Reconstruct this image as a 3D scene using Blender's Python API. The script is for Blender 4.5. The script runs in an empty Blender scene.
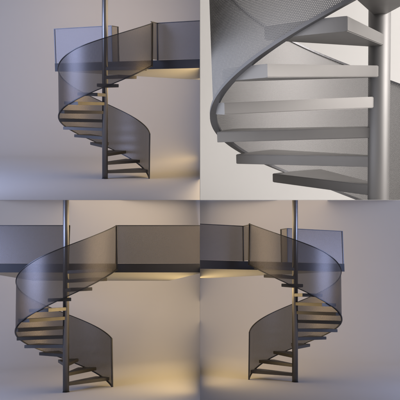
# Four studio bays (two up, two down) parted by thin boards; a spiral staircase in each.
import bpy, bmesh, math, random
from mathutils import Vector, Matrix
random.seed(3)
C = bpy.context.scene.collection
F = 600.0                      # focal length, in units of 1/400 of the picture width
R = 1.05                       # stair radius (m)
RISE = 0.189*R
STEP = 25.1                    # degrees per tread
PANEL_H = 1.0*R
POLE_R = 0.064*R

# ------------------------------------------------------------------ materials
def mat(name, base, rough=.5, metal=0.0, noise=0.0, nscale=8.0, bump=0.0, bscale=200.0, spec=.5):
    m = bpy.data.materials.new(name); m.use_nodes = True
    nt = m.node_tree; b = nt.nodes['Principled BSDF']
    b.inputs['Base Color'].default_value = (*base, 1); b.inputs['Roughness'].default_value = rough
    b.inputs['Metallic'].default_value = metal
    b.inputs['Specular IOR Level'].default_value = spec
    tc = nt.nodes.new('ShaderNodeTexCoord')
    if noise:
        n = nt.nodes.new('ShaderNodeTexNoise'); n.inputs['Scale'].default_value = nscale; n.inputs['Detail'].default_value = 5
        nt.links.new(tc.outputs['Object'], n.inputs['Vector'])
        mr = nt.nodes.new('ShaderNodeMapRange')
        mr.inputs['To Min'].default_value = 1-noise; mr.inputs['To Max'].default_value = 1+noise
        nt.links.new(n.outputs['Fac'], mr.inputs['Value'])
        mx = nt.nodes.new('ShaderNodeVectorMath'); mx.operation = 'SCALE'
        mx.inputs[0].default_value = base
        nt.links.new(mr.outputs[0], mx.inputs['Scale']); nt.links.new(mx.outputs[0], b.inputs['Base Color'])
        m2 = nt.nodes.new('ShaderNodeMapRange')
        m2.inputs['To Min'].default_value = rough-.08; m2.inputs['To Max'].default_value = rough+.08
        nt.links.new(n.outputs['Fac'], m2.inputs['Value']); nt.links.new(m2.outputs[0], b.inputs['Roughness'])
    if bump:
        n = nt.nodes.new('ShaderNodeTexNoise'); n.inputs['Scale'].default_value = bscale; n.inputs['Detail'].default_value = 3
        nt.links.new(tc.outputs['Object'], n.inputs['Vector'])
        bp = nt.nodes.new('ShaderNodeBump'); bp.inputs['Strength'].default_value = bump; bp.inputs['Distance'].default_value = .002
        nt.links.new(n.outputs['Fac'], bp.inputs['Height']); nt.links.new(bp.outputs[0], b.inputs['Normal'])
    return m

def mesh_mat(name, base, pitch=.0165, hole=.36, metal=.55, rough=.42, amin=0.0, amax=1.0, rot=0):
    """sheet metal punched with a staggered grid of round holes (UV in metres)"""
    m = bpy.data.materials.new(name); m.use_nodes = True
    nt = m.node_tree; N = nt.nodes; L = nt.links
    b = N['Principled BSDF']; b.inputs['Base Color'].default_value = (*base, 1)
    b.inputs['Metallic'].default_value = metal; b.inputs['Roughness'].default_value = rough
    uvm = N.new('ShaderNodeUVMap'); uv = N.new('ShaderNodeMapping'); uv.inputs['Rotation'].default_value = (0, 0, math.radians(rot))
    L.new(uvm.outputs[0], uv.inputs['Vector'])
    def cell(ox, oy):
        a = N.new('ShaderNodeVectorMath'); a.operation = 'DIVIDE'; a.inputs[1].default_value = (pitch, pitch*1.732, 1)
        L.new(uv.outputs[0], a.inputs[0])
        o = N.new('ShaderNodeVectorMath'); o.operation = 'ADD'; o.inputs[1].default_value = (ox, oy, 0); L.new(a.outputs[0], o.inputs[0])
        f = N.new('ShaderNodeVectorMath'); f.operation = 'FRACTION'; L.new(o.outputs[0], f.inputs[0])
        s = N.new('ShaderNodeVectorMath'); s.operation = 'SUBTRACT'; s.inputs[1].default_value = (.5, .5, 0); L.new(f.outputs[0], s.inputs[0])
        k = N.new('ShaderNodeVectorMath'); k.operation = 'MULTIPLY'; k.inputs[1].default_value = (1, 1.732, 0); L.new(s.outputs[0], k.inputs[0])
        l = N.new('ShaderNodeVectorMath'); l.operation = 'LENGTH'; L.new(k.outputs[0], l.inputs[0])
        return l.outputs['Value']
    mn = N.new('ShaderNodeMath'); mn.operation = 'MINIMUM'; L.new(cell(0, 0), mn.inputs[0]); L.new(cell(.5, .5), mn.inputs[1])
    lt = N.new('ShaderNodeMath'); lt.operation = 'GREATER_THAN'; L.new(mn.outputs[0], lt.inputs[0]); lt.inputs[1].default_value = hole
    mr = N.new('ShaderNodeMapRange'); mr.inputs['To Min'].default_value = amin; mr.inputs['To Max'].default_value = amax
    L.new(lt.outputs[0], mr.inputs['Value']); L.new(mr.outputs[0], b.inputs['Alpha'])
    return m

M = {
 'pole': mat('satin_grey_steel', (.27, .265, .265), .36, .9, .04, 3),
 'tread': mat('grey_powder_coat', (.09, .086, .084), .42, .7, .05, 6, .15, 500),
 'rim': mat('dark_edge_steel', (.07, .07, .076), .34, .8, .05, 9),
 'mesh': mesh_mat('perforated_steel', (.14, .128, .127), .017, .33, .85, .43, .67, .86, 33),
 'closemesh': mesh_mat('perforated_grey_steel', (.25, .245, .247), .0092, .24, .35, .55, .38, 1.0),
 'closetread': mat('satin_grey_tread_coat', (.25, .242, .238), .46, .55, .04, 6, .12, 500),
 'closerim': mat('grey_edge_steel', (.16, .16, .17), .42, .6, .05, 9),
 'closepole': mat('brushed_grey_steel', (.26, .255, .255), .56, .8, .04, 3),
 'fascia': mat('dark_fascia_paint', (.026, .026, .032), .55, .1, .08, 4),
 'soffit': mat('pale_plaster', (.38, .38, .37), .9, 0, .04, 2),
 'backdrop': mat('studio_paper', (.49, .478, .472), .85, 0, .02, .6, spec=.2),
 'backdrop_pale': mat('pale_studio_paper', (.66, .655, .65), .9, 0, .015, .6, spec=.2),
 'board': mat('divider_paint', (.50, .49, .48), .9, 0, .03, 2, spec=.1),  # tone of the added boards, raised to bounce light into the corners
}

# ------------------------------------------------------------------ frames
def ray(u, v): return Vector((u/F, 1.0, v/F))
def stair_frame(cu, cv, pu, Yp, eye, vu=None):
    """rigid frame of a bay: up is square to the line of sight through the bay's middle"""
    c = ray(cu, cv); p = ray(pu, cv)
    z = Vector((0, 0, 1))
    w = ray(vu if vu is not None else pu, cv)
    U = (z - w*(z.dot(c)/w.dot(c))).normalized()
    Y = (c - U*c.dot(U)).normalized(); X = Y.cross(U)
    o = p*Yp - U*eye
    m = Matrix((X, Y, U)).transposed().to_4x4(); m.translation = o
    return m

# ------------------------------------------------------------------ mesh helpers
def link(name, bm, m, M4, planes, parent=None, smooth=False):
    """bm is in the thing's own coordinates; cut where it meets the bay's dividers"""
    Mi = M4.inverted()
    for n in planes:
        co = Mi @ (Vector(n)*.0012); no = (M4.to_3x3().transposed() @ Vector(n)).normalized()
        bmesh.ops.bisect_plane(bm, geom=bm.verts[:]+bm.edges[:]+bm.faces[:], plane_co=co, plane_no=no, clear_inner=True)
    if not bm.verts:
        bm.free(); return None
    me = bpy.data.meshes.new(name); bm.to_mesh(me); bm.free()
    me.materials.append(m)
    if smooth:
        for p in me.polygons: p.use_smooth = True
    o = bpy.data.objects.new(name, me); C.objects.link(o)
    if parent: o.parent = parent
    else: o.matrix_world = M4
    return o

def thing(name, M4, label, cat, group=None):
    o = bpy.data.objects.new(name, None); C.objects.link(o); o.matrix_world = M4
    o.empty_display_size = .2
    o['label'] = label; o['category'] = cat
    if group: o['group'] = group
    return o

def box(bm, x0, x1, y0, y1, z0, z1):
    v = [bm.verts.new((x, y, z)) for z in (z0, z1) for x, y in ((x0, y0), (x1, y0), (x1, y1), (x0, y1))]
    for f in ((3, 2, 1, 0), (4, 5, 6, 7), (0, 1, 5, 4), (1, 2, 6, 5), (2, 3, 7, 6), (3, 0, 4, 7)):
        bm.faces.new([v[i] for i in f])
    return v

def prism(bm, pts, z0, z1):
    lo = [bm.verts.new((x, y, z0)) for x, y in pts]; hi = [bm.verts.new((x, y, z1)) for x, y in pts]
    bm.faces.new(lo[::-1]); bm.faces.new(hi); n = len(pts)
    for i in range(n): bm.faces.new((lo[i], lo[(i+1) % n], hi[(i+1) % n], hi[i]))

def sheet_between(bm, a, b, z0, z1):
    """upright punched sheet from a to b (plan points) with UVs in metres"""
    uv = bm.loops.layers.uv.verify()
    n = max(1, int((Vector(b)-Vector(a)).length/.25)); L = (Vector(b)-Vector(a)).length
    for i in range(n):
        s0, s1 = i/n, (i+1)/n
        P = lambda s, z: (a[0]+(b[0]-a[0])*s, a[1]+(b[1]-a[1])*s, z)
        vs = [bm.verts.new(P(s0, z0)), bm.verts.new(P(s1, z0)), bm.verts.new(P(s1, z1)), bm.verts.new(P(s0, z1))]
        f = bm.faces.new(vs)
        for l, t in zip(f.loops, ((s0*L, z0), (s1*L, z0), (s1*L, z1), (s0*L, z1))): l[uv].uv = t

def bar_between(bm, a, b, half, z0, z1):
    a = Vector(a); b = Vector(b); d = (b-a).normalized(); n = Vector((-d.y, d.x))*half
    pts = [a-n, b-n, b+n, a+n]
    prism(bm, [(p.x, p.y) for p in pts], z0, z1)

# ------------------------------------------------------------------ the staircase
def make_stair(M4, planes, start, label, mirror=False, treads=13, sweep=332, close=False, kmin=1, pole_top=7.0, pole_bot=0.0,
               th0=None, foot=True, step=STEP, rise=RISE, ph=PANEL_H, ph_end=1.0, flare=.0, rim=1.0):
    sx = -1 if mirror else 1
    root = thing('spiral_staircase', M4, label, 'staircase', 'spiral staircases shown in the four views')
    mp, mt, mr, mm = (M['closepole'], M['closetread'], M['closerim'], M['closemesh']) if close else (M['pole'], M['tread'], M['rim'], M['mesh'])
    def fin(name, bm, m, parent=root, smooth=False):
        if mirror:
            for v in bm.verts: v.co.x *= -1
            bmesh.ops.reverse_faces(bm, faces=bm.faces[:])
        return link(name, bm, m, M4, planes, parent, smooth)
    # pole
    bm = bmesh.new(); n = 64
    prof = [(pole_bot, POLE_R), (pole_top, POLE_R)]
    rings = [[bm.verts.new((r*math.cos(2*math.pi*i/n), r*math.sin(2*math.pi*i/n), z)) for i in range(n)] for z, r in prof]
    for a, b in zip(rings, rings[1:]):
        for i in range(n): bm.faces.new((a[i], a[(i+1) % n], b[(i+1) % n], b[i]))
    bm.faces.new(rings[0][::-1]); bm.faces.new(rings[-1])
    for e in bm.edges:
        if e.calc_face_angle(0) > .7: e.smooth = False
    fin('pole', bm, mp, smooth=True)
    # treads
    T = .066*R
    for k in range(kmin, treads+1):
        a0 = math.radians(start+7+step*(k-1)); a1 = math.radians(min(start+7+step*k+.8, start+sweep-1))
        mid = (a0+a1)/2; ro = R-.014; ri = POLE_R*.6
        w = POLE_R*.62
        pts = []
        tx, ty = -math.sin(mid), math.cos(mid)
        pts.append((ri*math.cos(mid)-w*tx, ri*math.sin(mid)-w*ty))
        for i in range(29):
            a = a0+(a1-a0)*i/28; pts.append((ro*math.cos(a), ro*math.sin(a)))
        pts.append((ri*math.cos(mid)+w*tx, ri*math.sin(mid)+w*ty))
        bm = bmesh.new(); prism(bm, pts, rise*k-T, rise*k)
        bmesh.ops.bevel(bm, geom=[e for e in bm.edges if abs((e.verts[0].co-e.verts[1].co).z) < .001 and (e.calc_length() > .03 or Vector((e.verts[0].co.x, e.verts[0].co.y)).length > R*.9)], offset=.004, segments=2, affect='EDGES', clamp_overlap=True)
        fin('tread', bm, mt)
    # punched side panel following the treads
    th1 = start+sweep; N = 132
    t0 = start if th0 is None else th0
    hb = lambda th: (th-start)/step*rise
    sm = lambda th, span: max(0, min(1, (th-(th1-span))/span))
    PH = lambda th: ph*(1+(ph_end-1)*sm(th, 100))
    RR = lambda th: R*(1+flare*sm(th, 50)**2)
    TH = [t0+(th1-t0)*i/N for i in range(N+1)]
    bm = bmesh.new(); uv = bm.loops.layers.uv.verify()
    rows = 5
    grid = [[bm.verts.new((RR(t)*math.cos(math.radians(t)), RR(t)*math.sin(math.radians(t)), hb(t)+PH(t)*j/rows)) for j in range(rows+1)] for t in TH]
    for i in range(N):
        for j in range(rows):
            f = bm.faces.new((grid[i][j], grid[i+1][j], grid[i+1][j+1], grid[i][j+1]))
            for l, (a, b) in zip(f.loops, ((i, j), (i+1, j), (i+1, j+1), (i, j+1))):
                l[uv].uv = (math.radians(TH[a])*R, hb(TH[a])+PH(TH[a])*b/rows)
    panel = fin('side_panel', bm, mm, smooth=True)
    def helix_bar(name, top, off0, off1, r0, r1, m, parent):
        bm = bmesh.new(); prev = None
        for t in TH:
            a = math.radians(t); c, s = math.cos(a), math.sin(a); h = hb(t)+(PH(t) if top else 0); e = RR(t)-R
            q = [bm.verts.new(((r+e)*c, (r+e)*s, h+o)) for r, o in ((r0, off0), (r1, off0), (r1, off1), (r0, off1))]
            if prev:
                for i in range(4): bm.faces.new((prev[i], q[i], q[(i+1) % 4], prev[(i+1) % 4]))
            else: bm.faces.new(q)
            prev = q
        bm.faces.new(prev[::-1])
        bmesh.ops.recalc_face_normals(bm, faces=bm.faces[:])
        return fin(name, bm, m, parent)
    helix_bar('handrail', True, -.008, .008, R-.012, R+.012, mr, panel)
    helix_bar('stringer', False, -.010, .010, R-.016*rim, R+.017*rim, mr, panel)
    for t, z0, z1 in ((start, 0 if foot else None, ph+.006), (th1, hb(th1)-.03, hb(th1)+PH(th1)+.01)):
        if z0 is None: continue
        a = math.radians(t); bm = bmesh.new()
        box(bm, -.014, .014, -.02, .02, z0, z1)
        bmesh.ops.rotate(bm, verts=bm.verts[:], cent=(0, 0, 0), matrix=Matrix.Rotation(a, 3, 'Z'))
        bmesh.ops.translate(bm, verts=bm.verts[:], vec=(RR(t)*math.cos(a), RR(t)*math.sin(a), 0))
        fin('post', bm, mr)
    if foot:   # flange under the pole
        bm = bmesh.new()
        bmesh.ops.create_cone(bm, cap_ends=True, segments=48, radius1=POLE_R*1.12, radius2=POLE_R*1.12, depth=.012, matrix=Matrix.Translation((0, 0, .006)))
        fin('base_plate', bm, mr)
    return root

# ------------------------------------------------------------------ the landing
def make_landing(M4, planes, label, poly, left, right, ret_l, ret_r, mirror=False, H=.775*R, TK=.186*R):
    """poly: plan of the deck, front edge along y=0; left/right: spans of railing along the front edge"""
    root = thing('landing_platform', M4, label, 'platform', 'landing platforms behind the staircases')
    def fin(name, bm, m, parent=root):
        if mirror:
            for v in bm.verts: v.co.x *= -1
            bmesh.ops.reverse_faces(bm, faces=bm.faces[:])
        return link(name, bm, m, M4, planes, parent)
    bm = bmesh.new(); prism(bm, poly, -TK+.004, -.004); fin('deck', bm, M['soffit'])
    bm = bmesh.new()
    (xa, ya), (xb, yb) = poly[0], poly[1]
    box(bm, xa-.02, xb+.02, -.02, -.002, -TK, 0)
    fin('fascia', bm, M['fascia'])
    def rail(a, b):
        bm = bmesh.new(); sheet_between(bm, a, b, .004, H); p = fin('railing_panel', bm, M['mesh'])
        bm = bmesh.new(); bar_between(bm, a, b, .010, H, H+.016); fin('top_rail', bm, M['rim'], p)
    def post(x, y):
        bm = bmesh.new(); box(bm, x-.013, x+.013, y-.013, y+.013, .0, H+.014); fin('post', bm, M['rim'])
    y0 = -.008
    rail((left[0], y0), (left[1], y0)); rail((right[0], y0), (right[1], y0))
    post(left[0], y0); post(left[1], y0); post(right[0], y0)
    if ret_l: rail((left[1]+.0, y0+.014), (left[1]+ret_l*.15, ret_l)); post(left[1]+ret_l*.15, ret_l)
    if ret_r: rail((right[0], y0-.014), (right[0]-abs(ret_r)*RT_SKEW, -ret_r))
    return root
RT_SKEW = .0

# ------------------------------------------------------------------ backdrop and dividers
def make_backdrop(M4, planes, m, y_sweep, rad, x0, x1, top, front, flat=False):
    bm = bmesh.new(); prof = [(-front, 0.0), (-front*.5, 0), (0, 0), (y_sweep*.5, 0)]
    for i in range(33):
        a = math.pi/2*i/32; prof.append((y_sweep+rad*math.sin(a), rad-rad*math.cos(a)))
    prof += [(y_sweep+rad, top*.5), (y_sweep+rad, top)]
    prev = None
    for y, z in prof:
        q = [bm.verts.new((x0+(x1-x0)*i/6, y, z)) for i in range(7)]
        if prev:
            for i in range(6): bm.faces.new((prev[i], prev[i+1], q[i+1], q[i]))
        prev = q
    o = link('backdrop', bm, m, M4, planes, None, True); o['kind'] = 'structure'
    return o

def make_board(x0, x1, y0, y1, z0, z1, label):
    bm = bmesh.new(); box(bm, x0, x1, y0, y1, z0, z1)
    o = link('divider_board', bm, M['board'], Matrix.Identity(4), [], None)
    o['label'] = label; o['category'] = 'divider'
    return o

def area(name, loc, target, sx, sy, power, col, spread=150):
    l = bpy.data.lights.new(name, 'AREA'); l.spread = math.radians(spread); l.shape = 'RECTANGLE'; l.size = sx; l.size_y = sy; l.energy = power; l.color = col
    o = bpy.data.objects.new(name, l); C.objects.link(o); o.location = loc
    o.rotation_euler = (Vector(target)-Vector(loc)).to_track_quat('-Z', 'Y').to_euler()
    o['label'] = name.replace('_', ' '); 
    return o

WARM = (1.0, .70, .31); WARM2 = (1.0, .76, .45); COOL = (.50, .61, 1.0); NEUT = (1.0, .945, .895)

def slab_frame(Mst, zs, dy, yaw, roll_level=True):
    """landing frame: level across the picture, pitched with its bay, turned by yaw about its own upright"""
    o = Mst @ Vector((0, 0, zs))
    up = Mst.to_3x3().col[2]
    X = Vector((1, 0, 0)); N = (up - X*up.dot(X)).normalized(); Y = N.cross(X)
    m = Matrix((X, Y, N)).transposed().to_4x4()
    m = m @ Matrix.Rotation(math.radians(yaw), 4, 'Z')
    m.translation = o + (m.to_3x3() @ Vector((0, dy, 0)))
    return m

LEFT, RIGHT, UP, DOWN = (-1, 0, 0), (1, 0, 0), (0, 0, 1), (0, 0, -1)
def depth(s): return F*R/s

# ---- upper left and its mirror twin, lower right
def bay_A(sgn, vert, label, lab2):
    cu, cv = 100*sgn, 100*vert
    pl = [(sgn, 0, 0), (0, 0, vert)]
    Ms = stair_frame(cu, cv, sgn*95, depth(45.3), 1.75*R)
    make_stair(Ms, pl, 2, label, mirror=(sgn > 0), sweep=332, ph=1.02*R, ph_end=.86, flare=.10)
    Mp = slab_frame(Ms, 13.75*RISE, .36*R, 23*sgn)
    poly = [(-1.56*R, 0), (3.4*R, 0), (3.4*R, 7.6*R), (-.35*R, 7.6*R)]
    if sgn > 0: Mp = Mp.copy()
    make_landing(Mp, pl, lab2, poly, (-1.56*R, -.03*R), (1.11*R, 3.4*R), .22*R, .30*R, mirror=(sgn > 0), H=.77*R)
    make_backdrop(Ms, pl, M['backdrop'], 5.2, 3.8, -12, 12, 14, 6)
    return Ms
MA = bay_A(-1, 1, 'spiral staircase in the upper left view, rising to a landing on its right',
      'pale landing with mesh railing reaching right to the divider, above the upper left staircase')
MD = bay_A(1, -1, 'mirrored spiral staircase in the lower right view, rising to a landing on its left',
      'pale landing with mesh railing reaching left to the divider, above the lower right staircase')

# ---- lower left
MC = stair_frame(-100, -100, -134, depth(48), 1.85*R)
plC = [LEFT, DOWN]
make_stair(MC, plC, 20, 'spiral staircase in the lower left view, in front of a full-width landing', sweep=325, ph_end=.91, flare=.09)
MpC = slab_frame(MC, 13.8*RISE, .05*R, 0)
make_landing(MpC, plC, 'wide landing with mesh railings on both sides, behind the lower left staircase',
    [(-1.75*R, 0), (2.9*R, 0), (1.82*R, 6.9*R), (-2.6*R, 6.9*R)], (-1.75*R, .04*R), (1.04*R, 2.9*R), .0, .0, H=.80*R)
make_backdrop(MC, plC, M['backdrop'], 5.2, 3.8, -12, 12, 14, 6)

# ---- upper right close view
MB_ = stair_frame(100, 100, 179, depth(166), 7.05*RISE*.95-.03*R, 150)
plB = [RIGHT, UP]
make_stair(MB_, plB, 28.5, 'large close view of a spiral staircase with pale grey treads, upper right', close=True, pole_top=5,
           kmin=4, sweep=24.3*12.5, foot=False, step=24.3, rise=RISE*.95, ph=1.0*R, rim=1.35)
make_backdrop(MB_, plB, M['backdrop_pale'], 2.0, 2.0, -6, 6, 8, 3)

# ---- thin boards added to keep each bay's light apart (seen edge on)
t = .0008
make_board(-t, t, 2.2, 23, .0, 11, 'thin upright board added between the upper left and upper right views')
make_board(-t, t, 9.5, 23, -11, .0-.0016, 'thin upright board added between the lower left and lower right views')
make_board(-11, -t-.0005, 11.5, 23, -t, t, 'thin level board added between the upper left and lower left views')
make_board(t+.0005, 11, 3.0, 23, -t, t, 'thin level board added between the upper right and lower right views')

# ---- lamps
def at_x(Mf, x, yl, zl):
    """point at local depth and height of a bay frame whose world x is x"""
    p = Mf @ Vector((0, yl, zl)); X = Mf.to_3x3().col[0]
    return p + X*((x-p.x)/X.x)
def bay_lamps(Mf, s, pw, pc, pb, low):
    # warm panel lying on the divider; cool softbox outside the frame; s = side of the divider (+1: bay lies to its left)
    p = at_x(Mf, -.004*s, 2.2, 1.48)
    area('warm_light', p, p+Vector((-1*s, 0, 0)), 7.2, 1.2, pw, WARM, 178)
    p = at_x(Mf, -.004*s, 7.5, 2.2 if low else 2.9)                    # added fill, lights the corner where backdrop and divider meet
    area('warm_light', p, p+Vector((-1*s, 0, 0)), 1.6, 2.4 if low else .8, pw*(.05 if low else .02), WARM2, 178)
    p = at_x(Mf, -.004*s, 2.2, 4.0)
    area('warm_light', p, p+Vector((-1*s, 0, 0)), 10.0, 2.0, pw*1.0, WARM2, 175)
    y = (Mf @ Vector((0, -1, 2))).y
    q = at_x(Mf, -s*(200/F*(y-1)+3.6), -1.5, 3.6)
    area('cool_light', q, Mf @ Vector((-s*1.0, 2.5, 1.8)), 4.5, 3.4, pc, COOL, 165)
    q = at_x(Mf, -s*(200/F*(y+4)+3.2), 2.6, 2.4)        # second cool lamp, added outside the frame to lighten the backdrop's far side
    area('cool_light', q, Mf @ Vector((-s*3.5, 9.0, 2.4)), 3.0, 3.0, pc*.2, COOL, 165)
    for xc, col, k in ((-2.6, (1.0, .80, .60), 1.2), (-7.0, (.80, .85, 1.0), .45)):  # added washes for the backdrop: warm near the divider, cool farther out
        if low:      # lies under the level board, washing the top of the backdrop
            q = at_x(Mf, xc*s, 7.0, 5.2); q.z = -.006
            area('backdrop_wash', q, q+Vector((0, 0, -1)), 4.6, 4.0, pb*k*.5, col, 175)
        else:
            q = at_x(Mf, xc*s, 6.0, 6.0)
            area('backdrop_wash', q, at_x(Mf, xc*s, 9.4, 3.0), 4.6, 1.5, pb*k*.5, col, 165)
bay_lamps(MA, 1, 105, 290, 80, False)
bay_lamps(MC, 1, 145, 310, 105, True)
bay_lamps(MD, -1, 110, 300, 100, True)
area('neutral_softbox', (4.4, 1.3, 1.9), MB_ @ Vector((0, 0, 1.6)), 2.3, 2.8, 235, NEUT)
area('cool_panel', (.004, 3.1, .5), (1, 3.1, .5), 2.0, .8, 5.5, (.82, .87, 1.0))
area('backdrop_fill', MB_ @ Vector((3.2, 2.2, 3.0)), MB_ @ Vector((-.5, 4, 1.5)), 1.0, 2.0, 62, NEUT)  # added unseen fill that brightens the pale backdrop

# ---- world: dim even studio fill
w = bpy.data.worlds.new('World'); bpy.context.scene.world = w; w.use_nodes = True
bg = w.node_tree.nodes['Background']; bg.inputs['Color'].default_value = (1, .96, .97, 1); bg.inputs['Strength'].default_value = .19

# ---- camera
cd = bpy.data.cameras.new('camera'); cam = bpy.data.objects.new('camera', cd); C.objects.link(cam)
cam.location = (0, 0, 0); cam.rotation_euler = (math.radians(90), 0, 0)
cd.sensor_width = 36; cd.sensor_fit = 'HORIZONTAL'; cd.lens = 36*F/400; cd.clip_end = 200; cd.clip_start = .05
sc = bpy.context.scene; sc.camera = cam
sc.render.resolution_x = 1024; sc.render.resolution_y = 1024
sc.view_settings.view_transform = 'Standard'; sc.view_settings.look = 'None'; sc.view_settings.exposure = 0; sc.view_settings.gamma = 1
sc.cycles.transparent_max_bounces = 24
